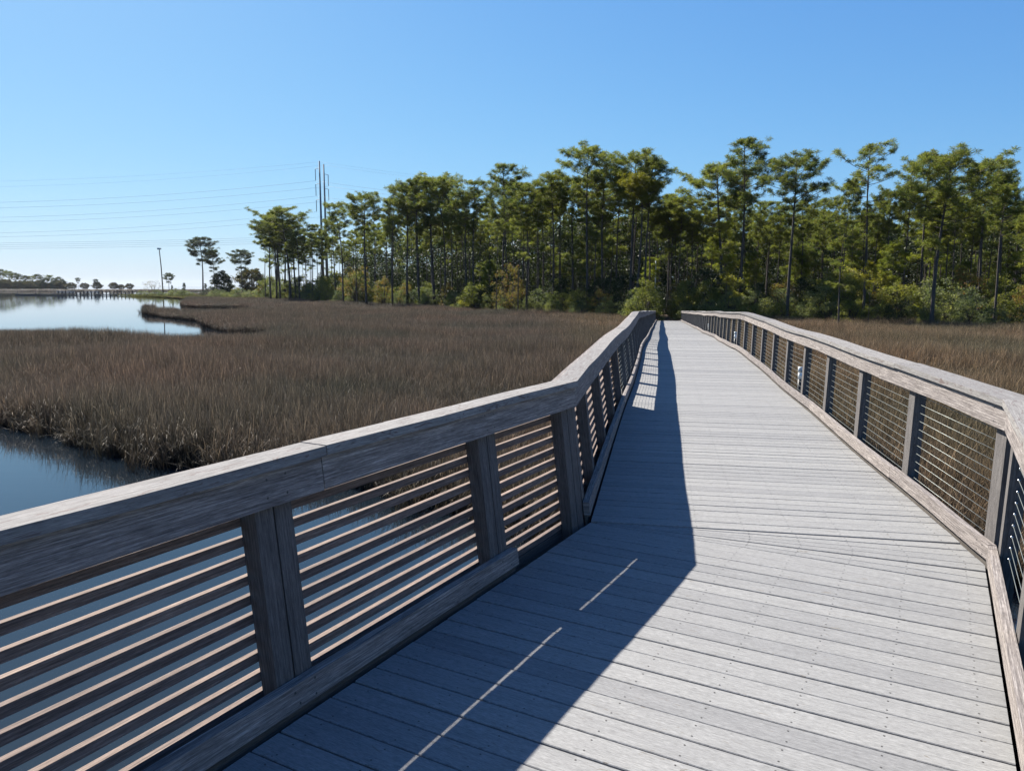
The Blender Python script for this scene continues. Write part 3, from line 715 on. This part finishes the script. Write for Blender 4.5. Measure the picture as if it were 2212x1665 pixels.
# ------------------------------------------------------------------ shrubs and leafy trees
SH = {
 'm1': bush('shrub', 21, 3.0, 3.6, 'myrtle', 60, 80, .12), 'm2': bush('shrub', 22, 2.4, 3.0, 'myrtle', 50, 80, .11), 'g1': bush('shrub', 23, 4.0, 3.6, 'greenleaf', 70, 80, .14),
 'g2': bush('shrub', 24, 3.2, 4.0, 'greenleaf', 64, 76, .13), 'a1': bush('shrub', 25, 4.6, 3.4, 'autumn', 60, 60, .14, open_=1.1), 'c1': bush('shrub', 26, 3.2, 3.4, 'cedar', 60, 80, .12),
 'b1': bush('shrub', 27, 3.0, 4.2, 'autumn', 36, 26, .12, open_=1.2),
 'oak': bush('leafy_tree', 31, 8.0, 8.5, 'oakleaf', 150, 110, .30, trunk=1.2, open_=1.3), 'cedar': bush('cedar_tree', 32, 7.0, 5.5, 'cedar', 130, 100, .27, conical=False, open_=1.2), 'cone': bush('cedar_tree', 33, 4.5, 2.2, 'cedar', 44, 70, .15, conical=True),
 'tree': bush('leafy_tree', 34, 8.0, 5.0, 'autumn', 80, 60, .17, trunk=.8), 'dk': bush('leafy_tree', 35, 9.0, 6.0, 'cedar', 90, 85, .2, trunk=.6),
}
def shrub(kind, px, Y, top, lab, cat='shrub', group='shrubs along the marsh edge', rz=None, wmul=1.0, z=.25, base=690):
    return plant(kind, px, Y, top, lab, cat, group, rz, z, base, wmul, SH)
EX = 'shrubs along the marsh edge'
LABK = {'m1': 'grey green rounded shrub in the belt along the marsh edge', 'm2': 'low grey green shrub in the belt along the marsh edge', 'g1': 'tall yellow green shrub in the belt below the pines',
        'g2': 'broad yellow green shrub in the belt below the pines', 'a1': 'rusty autumn shrub in the belt below the pines', 'c1': 'dark evergreen shrub in the belt along the marsh edge', 'b1': 'thin half bare brownish shrub in the belt'}
random.seed(14)
px = 575.0
while px < 2330:
    Y0 = edge_Y(px)
    right = px > 1470
    for row in range(3):
        Y = Y0 + (1.2, 4.0, 7.5)[row] + random.uniform(-.8, .8); pxx = px + random.uniform(-12, 12)
        if 1402 < pxx < 1468 and row < 3: continue
        if row == 0: kd = random.choice(['m1', 'm2', 'm2', 'c1', 'm1'] if not right else ['m2', 'g2', 'c1', 'm1'])
        elif row == 1: kd = random.choice(['m1', 'g1', 'g2', 'a1'] if not right else ['g1', 'g2', 'g1', 'a1', 'm1'])
        else: kd = random.choice(['g1', 'a1', 'c1', 'c1'] if not right else ['g1', 'g1', 'c1', 'a1'])
        if px < 790 and kd == 'c1': kd = random.choice(['m1', 'g1', 'm2'])
        k = random.uniform(.78, 1.2) * ((2.3, 3.5, 4.4) if right else (2.3, 3.3, 4.1) if px > 770 else (2.7, 4.2, 5.4))[row] / {'m1': 3.0, 'm2': 2.4, 'g1': 4.0, 'g2': 3.2, 'a1': 4.6, 'c1': 3.2}[kd]
        o = shrub(kd, pxx, Y, None, LABK[kd], group='shrubs of the belt below the pines'); kx = max(k, .75); o.scale = (kx * random.uniform(1, 1.3), kx * random.uniform(1, 1.3), k)
    px += FPX / Y0 * random.uniform(2.1, 3.0)
shrub('tree', 1100, 98, 570, 'small tree with orange autumn leaves in front of dark trunks', 'leafy tree', None)
shrub('tree', 770, 150, 575, 'rusty brown bushy tree under the left canopy', 'leafy tree', None, wmul=1.5)
shrub('a1', 830, 142, 600, 'orange tinged shrub beside the thick dark trunk', group='autumn shrubs')
shrub('dk', 1245, 108, 550, 'dark glossy leafy tree filling the shade behind the centre pines', 'leafy tree', None, wmul=1.1)
shrub('dk', 1000, 132, 590, 'dark leafy tree in the shade of the left canopy', 'leafy tree', None)
shrub('dk', 1120, 116, 585, 'dark leafy tree in the shade left of the thick trunks', 'leafy tree', None)
shrub('g1', 1392, 80, 612, 'green shrub at the left side of the boardwalk end', group='shrubs at the boardwalk end')
shrub('g2', 1404, 83, 622, 'leafy shrub overhanging the left rail end', group='shrubs at the boardwalk end')
shrub('c1', 1435, 98, 618, 'dark shrub closing the view where the path enters the wood', group='shrubs at the boardwalk end', wmul=1.4)
shrub('g1', 1480, 82, 612, 'bright green shrub at the right side of the boardwalk end', group='shrubs at the boardwalk end')
# the point with the lone pines
shrub('oak', 545, 300, 583, 'round leafy tree turning orange on top, on the grassy point', 'leafy tree', None, wmul=1.1)
shrub('cedar', 483, 300, 589, 'dark spreading cedar under the ragged leaning pine', 'cedar', None, wmul=1.3)
shrub('cone', 448, 296, 612, 'dark cedar at the foot of the tall lone pine', 'cedar', 'small cedars on the point')
shrub('cone', 402, 300, 611, 'small pointed cedar near the parked boat trailer', 'cedar', 'small cedars on the point')
shrub('cone', 376, 305, 616, 'smallest cedar right of the little round pine', 'cedar', 'small cedars on the point')
shrub('cone', 572, 280, 600, 'pointed cedar at the left end of the grove', 'cedar', 'small cedars on the point')
shrub('b1', 336, 300, 606, 'thin pinkish brown shrub left of the nest pole', wmul=1.2)
random.seed(21)
for i in range(26):
    f = i / 25; pxx = 308 + 270 * f; Y = 285 - 75 * f + random.uniform(-4, 22)
    o = shrub(random.choice(['m1', 'm2', 'g1', 'm2', 'c1']), pxx, Y, None, 'low green shrub on the bank of the grassy point', group='low shrubs on the point'); k = random.uniform(.5, .95); o.scale = (k * 1.9, k * 1.4, k)
# far tree line across the lagoon
random.seed(33)
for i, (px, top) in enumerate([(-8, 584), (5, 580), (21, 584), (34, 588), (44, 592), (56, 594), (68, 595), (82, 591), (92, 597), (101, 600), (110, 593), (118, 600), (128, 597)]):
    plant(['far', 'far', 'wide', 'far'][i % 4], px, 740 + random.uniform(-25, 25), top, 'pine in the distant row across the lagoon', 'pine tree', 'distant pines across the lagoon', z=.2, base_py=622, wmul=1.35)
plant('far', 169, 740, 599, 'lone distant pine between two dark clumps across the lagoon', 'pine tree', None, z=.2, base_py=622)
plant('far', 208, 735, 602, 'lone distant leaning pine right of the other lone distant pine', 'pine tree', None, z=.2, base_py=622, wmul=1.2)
for px, top, lab in ((155, 611, 'dark distant clump left of the lone distant pine'), (183, 612, 'dark distant clump right of the lone distant pine'), (210, 610, 'dark distant clump under the second lone distant pine'), (246, 611, 'distant dark clump left of the dock end, nearer the water'), (280, 613, 'distant dark clump above the right dock half'), (262, 615, 'lowest distant clump above the dock')):
    shrub('oak', px, 735, top, lab, 'leafy tree', 'distant leafy clumps', wmul=1.3, z=.2, base=622)
for i in range(22):
    shrub('oak' if i % 3 else 'cedar', -10 + i * 7.0 + random.uniform(-2, 2), 720 + random.uniform(-15, 30), 608 + random.uniform(-4, 4), 'dark leafy clump under the distant row of pines', 'leafy tree', 'distant clumps under the pines', wmul=1.2, z=.2, base=622)
# undergrowth deep in the wood: reads as one dark mass
def thicket():
    global rng
    rng = np.random.default_rng(77); cen = []; rad = []
    random.seed(77)
    for i in range(1700):
        px = random.uniform(600, 2400); Y = edge_Y(px) + random.uniform(14, 120)
        if 1418 < px < 1456 and Y < 100: continue
        p = at(px, Y); cen.append((p.x, p.y, .3 + random.random() ** 1.6 * 2.4 * (1 + (Y - 70) / 300))); rad.append(random.uniform(.7, 1.6))
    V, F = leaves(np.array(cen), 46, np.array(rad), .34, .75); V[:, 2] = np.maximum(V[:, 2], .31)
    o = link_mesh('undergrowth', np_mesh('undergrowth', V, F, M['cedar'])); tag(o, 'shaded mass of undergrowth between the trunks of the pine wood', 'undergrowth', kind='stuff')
    cen, rad = [], []
    for i in range(6500):
        px = random.uniform(690, 2500); d = random.uniform(55 if px < 1450 else 75, 140); Y = edge_Y(min(px, 2300)) + d
        p = at(px, Y); cen.append((p.x, p.y, .3 + random.uniform(0, 1) * (13 if px > 1450 else 12 if px > 950 else 7))); rad.append(random.uniform(1.0, 2.2))
    for i in range(3000):
        px = random.uniform(745, 1450); Y = edge_Y(px) + random.uniform(38, 110); p = at(px, Y); cen.append((p.x, p.y, .3 + random.uniform(0, 1) ** .8 * (16 if px > 850 else 12))); rad.append(random.uniform(.9, 1.9))
    for i in range(2200):
        px = random.uniform(840, 2500); Y = edge_Y(min(px, 2300)) + random.uniform(60, 135); p = at(px, Y); cen.append((p.x, p.y, .5 + random.uniform(0, 1) * 8)); rad.append(random.uniform(.9, 1.8))
    for i in range(2000):
        px = random.uniform(1450, 2500); Y = edge_Y(min(px, 2300)) + random.uniform(40, 100); p = at(px, Y); cen.append((p.x, p.y, 8.0 + random.uniform(0, 1) * 5)); rad.append(random.uniform(.9, 1.8))
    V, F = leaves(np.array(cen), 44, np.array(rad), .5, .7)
    o = link_mesh('distant_wood', np_mesh('distant_wood', V, F, M['cedar'])); tag(o, 'far depths of the wood seen as one mass behind the trunks', 'wood', kind='stuff')  # dark evergreen leaf colour stands in for the canopy's shade
thicket()

# ------------------------------------------------------------------ rushes (stuff): tufts instanced on points
def tuft_mesh(name, seed, nbl, rad, h, wdt, mat, bend=.45):
    g = np.random.default_rng(seed); V, F, UV = [], [], []
    for i in range(nbl):
        a = g.uniform(0, 6.28); q = rad * g.uniform(0, 1) ** .5; b = np.array([math.cos(a) * q, math.sin(a) * q, 0])
        az = g.uniform(0, 6.28); ln = abs(g.normal()) * bend * .5 + .03; d = np.array([math.cos(az), math.sin(az), 0]); L = h * g.uniform(.55, 1.12); s_ = np.array([-d[1], d[0], 0]) if g.uniform() < .5 else np.array([math.cos(az * 3), math.sin(az * 3), 0]); u = g.uniform()
        broken = g.uniform() < (.45 if u > .9 else .10); wm = 1.15 if u > .9 else .9
        k0 = len(V)
        for j, f in enumerate((0, .4, .75, 1.0)):
            z = L * f * (1 - ln * .3 * f); o = d * ln * L * f ** 1.6
            if broken and j >= 2: z = L * (.55 - .12 * (j - 2) + .1 * u); o = d * (ln * L * .4 + (j - 1) * .16 * L)
            p = b + o + np.array([0, 0, z]); ww = wdt * wm * (1, .9, .6, .12)[j] * .5
            V += [p - s_ * ww, p + s_ * ww]; UV += [(u, f), (u, f)]
        for j in range(3): F.append((k0 + 2 * j, k0 + 2 * j + 1, k0 + 2 * j + 3, k0 + 2 * j + 2))
    return np_mesh(name, np.array(V), np.array(F), mat, np.array(UV))
def in_poly(P, poly):
    x, y = P[:, 0], P[:, 1]; ins = np.zeros(len(P), bool); n = len(poly)
    for i in range(n):
        x0, y0 = poly[i]; x1, y1 = poly[(i + 1) % n]
        c = ((y0 > y) != (y1 > y)) & (x < (x1 - x0) * (y - y0) / (y1 - y0 + 1e-12) + x0); ins ^= c
    return ins
def scatter(name, pts, scl, tilt, meshes, label, cat, seed):
    g = np.random.default_rng(seed); n = len(pts)
    me = bpy.data.meshes.new(name); me.vertices.add(n); me.vertices.foreach_set('co', np.asarray(pts, np.float32).ravel())
    r = np.stack([g.normal(0, 1, n) * tilt, g.normal(0, 1, n) * tilt, g.uniform(0, 6.28, n)], 1).astype(np.float32)
    a = me.attributes.new('rot', 'FLOAT_VECTOR', 'POINT'); a.data.foreach_set('vector', r.ravel())
    a = me.attributes.new('scl', 'FLOAT_VECTOR', 'POINT'); a.data.foreach_set('vector', np.asarray(scl, np.float32).ravel())
    a = me.attributes.new('idx', 'INT', 'POINT'); a.data.foreach_set('value', g.integers(0, len(meshes), n).astype(np.int32))
    o = bpy.data.objects.new(name, me); COL.objects.link(o)
    cl = bpy.data.collections.new(name + '_source')
    for i, m_ in enumerate(meshes):
        q = bpy.data.objects.new('%s_tuft_%02d' % (name, i), m_); cl.objects.link(q)
    ng = bpy.data.node_groups.new(name + '_scatter', 'GeometryNodeTree')
    ng.interface.new_socket('Geometry', in_out='INPUT', socket_type='NodeSocketGeometry'); ng.interface.new_socket('Geometry', in_out='OUTPUT', socket_type='NodeSocketGeometry')
    N = ng.nodes; gi = N.new('NodeGroupInput'); go = N.new('NodeGroupOutput'); ip = N.new('GeometryNodeInstanceOnPoints'); ci = N.new('GeometryNodeCollectionInfo')
    ci.inputs[0].default_value = cl; ci.inputs[1].default_value = True; ci.inputs[2].default_value = True
    ng.links.new(gi.outputs[0], ip.inputs['Points']); ng.links.new(ci.outputs[0], ip.inputs['Instance']); ip.inputs['Pick Instance'].default_value = True
    def na(nm, t):
        x = N.new('GeometryNodeInputNamedAttribute'); x.data_type = t; x.inputs[0].default_value = nm; return x.outputs[0]
    ng.links.new(na('rot', 'FLOAT_VECTOR'), ip.inputs['Rotation']); ng.links.new(na('scl', 'FLOAT_VECTOR'), ip.inputs['Scale']); ng.links.new(na('idx', 'INT'), ip.inputs['Instance Index'])
    ng.links.new(ip.outputs[0], go.inputs[0]); md = o.modifiers.new('scatter', 'NODES'); md.node_group = ng
    return tag(o, label, cat, kind='stuff')
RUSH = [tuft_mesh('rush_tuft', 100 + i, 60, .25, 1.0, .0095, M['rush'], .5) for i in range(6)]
g = np.random.default_rng(4)
def corridor(P):     # keep the rushes from growing through the deck
    d = P - np.array(K); s_ = d @ np.array(eD); o = -(d @ np.array(nD)); return (s_ > -3) & (s_ < SEND + 2) & (o > -.35) & (o < W + .35)
allp, alls = [], []
for (y0, y1, dens, k) in ((4, 30, 15, 1.0), (30, 60, 10.5, 1.1), (60, 110, 5.6, 1.35), (110, 230, 2.3, 1.9)):
    xm = .74 * y1 + 4; n = int((y1 - y0) * 2 * xm * dens); P = np.stack([g.uniform(-xm, xm, n), g.uniform(y0, y1, n)], 1)
    P = P[np.abs(P[:, 0]) < .74 * P[:, 1] + 4]; P = P[in_poly(P, MARSH) | in_poly(P, ISLE)]
    c = corridor(P); dpt = (P - np.array(K)) @ np.array(eD)
    P = P[~c]
    hz = 1.0 + .16 * np.sin(P[:, 0] * .35 + 1.3 * np.sin(P[:, 1] * .21)) + .12 * np.sin(P[:, 1] * .5 + P[:, 0] * .13); hz *= g.uniform(.8, 1.15, len(P))
    allp.append(np.concatenate([P, np.full((len(P), 1), .03)], 1)); kk = 1 + (k - 1) * g.uniform(.7, 1.1, len(P)); alls.append(np.stack([kk, kk, hz * .95], 1))
# fringe leaning over the near pond edge
for (x0, y0), (x1, y1) in zip(MARSH[0:13], MARSH[1:13]):
    L = math.hypot(x1 - x0, y1 - y0); n = int(L * 14); u = g.uniform(0, 1, n)
    P = np.stack([x0 + (x1 - x0) * u + g.normal(0, .28, n), y0 + (y1 - y0) * u + g.normal(0, .28, n)], 1); P = P[~corridor(P)]
    allp.append(np.concatenate([P, np.full((len(P), 1), -.02)], 1)); alls.append(np.stack([g.uniform(.6, 1.3, len(P)), g.uniform(.6, 1.3, len(P)), g.uniform(.35, .95, len(P))], 1))
n = 2600; y = g.uniform(572, 640, n); P = np.stack([-g.uniform(.30, .72, n) * y, y], 1)
allp.append(np.concatenate([P, np.full((n, 1), .1)], 1)); alls.append(np.stack([np.full(n, 7.0), np.full(n, 7.0), g.uniform(.9, 1.5, n)], 1))
allp = np.concatenate(allp); alls = np.concatenate(alls)
print('rush tufts', len(allp))
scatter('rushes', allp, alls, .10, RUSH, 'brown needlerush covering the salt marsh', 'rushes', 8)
GR = [tuft_mesh('grass_tuft', 200 + i, 40, .3, .6, .016, M['drygrass'], .7) for i in range(4)]
P = []
for (x0, y0), (x1, y1) in zip(EDGE[:-1], EDGE[1:]):
    n = int(math.hypot(x1 - x0, y1 - y0) * 9); u = g.uniform(0, 1, n); P.append(np.stack([x0 + (x1 - x0) * u + g.normal(0, .6, n), y0 + (y1 - y0) * u + g.uniform(-.5, 1.6, n)], 1))
n = 2600; u = g.uniform(0, 1, n); P.append(np.stack([-66 - 85 * u + g.normal(0, 3, n), 208 + 100 * u + g.normal(2, 5, n)], 1))
P = np.concatenate(P); P = P[~corridor(P)]
k = np.where(P[:, 1] > 190, 1.5, 1.0) * g.uniform(.6, 1.3, len(P))
scatter('shore_grass', np.concatenate([P, np.full((len(P), 1), .2)], 1), np.stack([k, k, k ** .5 * 1.0], 1), .12, GR, 'yellow green grass fringe between marsh and shrubs', 'grass', 9)
# ------------------------------------------------------------------ path at the far end
a = SEND - .1
poly = [st(a, -.0, 0), st(a, -W, 0), st(a + 22, -W - .3, 0), st(a + 22, .3, 0)]
poly_sheet('path', [(p.x, p.y) for p in poly], .345, M['sand'])

# ------------------------------------------------------------------ poles and wires
def steel_pole(px, Y, top, side, lab):
    r = empty('utility_pole', at(px, Y, .3)); tag(r, lab, 'utility pole', 'steel transmission poles'); h = height_for(top, Y)
    m = MB(); m.tube([(0, 0, -.3), (0, 0, h * .5), (0, 0, h)], [.46, .32, .17], 12); m.build('pole', M['polesteel'], r, True)
    return r, h
p1, h1 = steel_pole(699, 210, 348, -1, 'left and taller of the two grey steel transmission poles')
p2, h2 = steel_pole(708, 216, 355, 1, 'right and shorter of the two grey steel transmission poles')
def insul(r, z, side):
    m = MB(); m.tube([(0, 0, z + 3.4), (side * 1.15, 0, z + 3.1)], .06, 6); m.build('arm', M['polesteel'], r); m = MB(); m.tube([(side * 1.15, 0, z + 3.1), (side * 1.15, 0, z + .1)], [.09, .09], 8); m.build('insulator', M['polesteel'], r)
def wire(p, q, sag, rad, lab):
    m = MB(); pts = []
    for k in range(25):
        u = k / 24; v = Vector(p).lerp(Vector(q), u); v.z -= 4 * sag * u * (1 - u); pts.append(v)
    m.tube(pts, rad, 5); o = m.build('power_line', M['wire'], None, True); tag(o, lab, 'power line', 'power lines'); return o
names = ['top', 'second', 'third', 'fourth', 'fifth', 'sixth', 'seventh', 'eighth']
for i, (yy, pole, side) in enumerate(((350, p1, 0), (357, p2, 0), (391, p1, -1), (403, p2, 1), (424, p1, -1), (434, p2, 1), (458, p1, -1), (467, p2, 1))):
    Y = pole.location.y; z = height_for(yy, Y, 0); x = pole.location.x + side * 1.15
    if side: insul(pole, z - .3, side)
    wire((x, Y, z), (x - 205, Y + 6, z - 1.2), 5.0 if i else 4.3, .022 if i > 1 else .013, '%s wire from the top, left of the steel poles' % names[i])
    if i < 6: wire((x, Y, z), (x + 190, Y + 30, z - 4), 5.0, .022 if i > 1 else .013, '%s wire from the top, right of the steel poles' % names[i])
wp = empty('utility_pole', at(602, 206, .3)); tag(wp, 'wooden distribution pole hidden in the left grove', 'utility pole'); m = MB(); m.tube([(0, 0, -.3), (0, 0, 17.4)], [.2, .13], 10); m.build('pole', M['bark'], wp, True); m = MB(); m.box((0, 0, 16.6), (.12, 2.4, .14)); m.build('crossarm', M['bark'], wp)
for i, yy in enumerate((513, 517, 521, 525)):
    z = height_for(yy, 206, 0); wire((wp.location.x, 206 - .9 + i * .6, z), (wp.location.x - 210, 208, z + .3), 1.7, .021, '%s of the four low wires left of the grove' % ('topmost', 'second', 'third', 'lowest')[i])
m = MB(); sp = at(1415, 100, .3); r = empty('lamp_post', sp); tag(r, 'pale slim lamp post in the wood above the boardwalk end', 'lamp post'); m.tube([(0, 0, 0), (0, 0, 6.9)], [.1, .075], 10); m.build('pole', M['palepole'], r, True); m = MB(); m.tube([(0, 0, 4.9), (-.7, 0, 5.3)], .035, 6); m.build('arm', M['palepole'], r)
# nest pole
npole = empty('nest_pole', at(353, 300, .3)); tag(npole, 'tall thin pole with a nest platform on the grassy point', 'nest pole'); hN = height_for(536, 300)
m = MB(); m.tube([(0, 0, -.5), (-.2, 0, hN * .6), (-.55, 0, hN - .6)], [.24, .2, .16], 8); m.build('pole', M['bark'], npole, True)
m = MB(); m.box((-.55, 0, hN - .45), (1.15, 1.15, .2)); m.box((-.55, -.54, hN - .15), (1.15, .07, .4)); m.box((-.55, .54, hN - .15), (1.15, .07, .4)); m.build('platform', M['nestwood'], npole)

# ------------------------------------------------------------------ dock
A, B = Vector((-.6457 * 336, 336, 0)), Vector((-.487 * 316, 316, 0)); D = (B - A); Ld = D.length; D.normalize(); Nn = Vector((-D.y, D.x, 0)); rzd = math.atan2(D.y, D.x)
dock = empty('dock', A, rzd); tag(dock, 'low wooden dock with stub posts reaching across the lagoon', 'dock')
m = MB(); m.box((Ld / 2 + 5, 0, .38), (Ld - 10, 2.4, .4)); m.build('deck', M['pile'], dock)
m = MB(); m.box((6, -.6, .25), (12, 2.6, .5)); m.build('float', M['pile'], dock)
random.seed(2); x = .5
while x < Ld:
    for sd_ in (-1.1, 1.1):
        m = MB(); hh = random.uniform(1.25, 1.9) if x > 11 else 2.0
        m.tube([(x, sd_, -.6), (x, sd_, hh)], .15, 7); m.build('post', M['pile'], dock)
    x += 2.0 if x > 11 else 10.5
for x0, x1 in ((20, 30), (36, 43)):
    m = MB()
    for zz in (1.15, 1.6): m.box(((x0 + x1) / 2, 1.3, zz), (x1 - x0, .1, .22))
    m.build('handrail', M['nestwood'], dock)

# ------------------------------------------------------------------ vehicles parked on the point
def car(name, body, lab, cat, pos, rz):
    r = empty(name, pos, rz); tag(r, lab, cat); m = MB()
    prof = [(-2.2, .35), (2.2, .35), (2.25, .75), (1.2, .95), (.7, 1.5), (-1.5, 1.5), (-2.15, .95)]
    for sgn in (-1, 1): m.face([(x, sgn * .85, z) for x, z in (prof if sgn < 0 else prof[::-1])])
    for k in range(len(prof)):
        (x0, z0), (x1, z1) = prof[k], prof[(k + 1) % len(prof)]; m.face([(x0, .85, z0), (x1, .85, z1), (x1, -.85, z1), (x0, -.85, z0)])
    m.build('body', body, r)
    m = MB(); m.face([(-1.4, -.856, 1.0), (1.0, -.856, 1.0), (.65, -.856, 1.42), (-1.4, -.856, 1.42)]); m.face([(1.16, -.7, .99), (1.16, .7, .99), (.72, .7, 1.46), (.72, -.7, 1.46)]); m.build('window', M['glass'], r)
    for x in (-1.35, 1.35):
        for y in (-.8, .8):
            m = MB(); m.tube([(x, y - .1, .32), (x, y + .1, .32)], .32, 12); m.build('wheel', M['tyre'], r, True)
car('parked_car', M['carpaint'], 'dark parked car beside the small pointed cedar on the point', 'car', at(393, 308, .3), .2)
car('parked_car', M['carpaint'], 'dark parked car under the round leafy tree on the point', 'car', at(562, 285, .3), -.3)
# unused prototypes
for D_ in (PROTO, SH):
    for k_, o_ in D_.items():
        if k_ not in used:
            for ch in list(o_.children): bpy.data.objects.remove(ch)
            bpy.data.objects.remove(o_)
for o_ in C.objects:
    if 'H' in o_.keys(): del o_['H']

# ------------------------------------------------------------------ haze: thin coastal air
hm = bpy.data.materials.new('coastal_haze'); hm.use_nodes = True; hn = hm.node_tree.nodes; hn.clear()
ho = hn.new('ShaderNodeOutputMaterial'); hv = hn.new('ShaderNodeVolumePrincipled'); hm.node_tree.links.new(hv.outputs[0], ho.inputs['Volume'])
hv.inputs['Color'].default_value = (.80, .88, 1.0, 1); hv.inputs['Density'].default_value = .00003; hv.inputs['Anisotropy'].default_value = .3
m = MB(); m.box((0, 2000, 20.5), (12200, 8200, 43)); m.build('haze', hm)['kind'] = 'stuff'
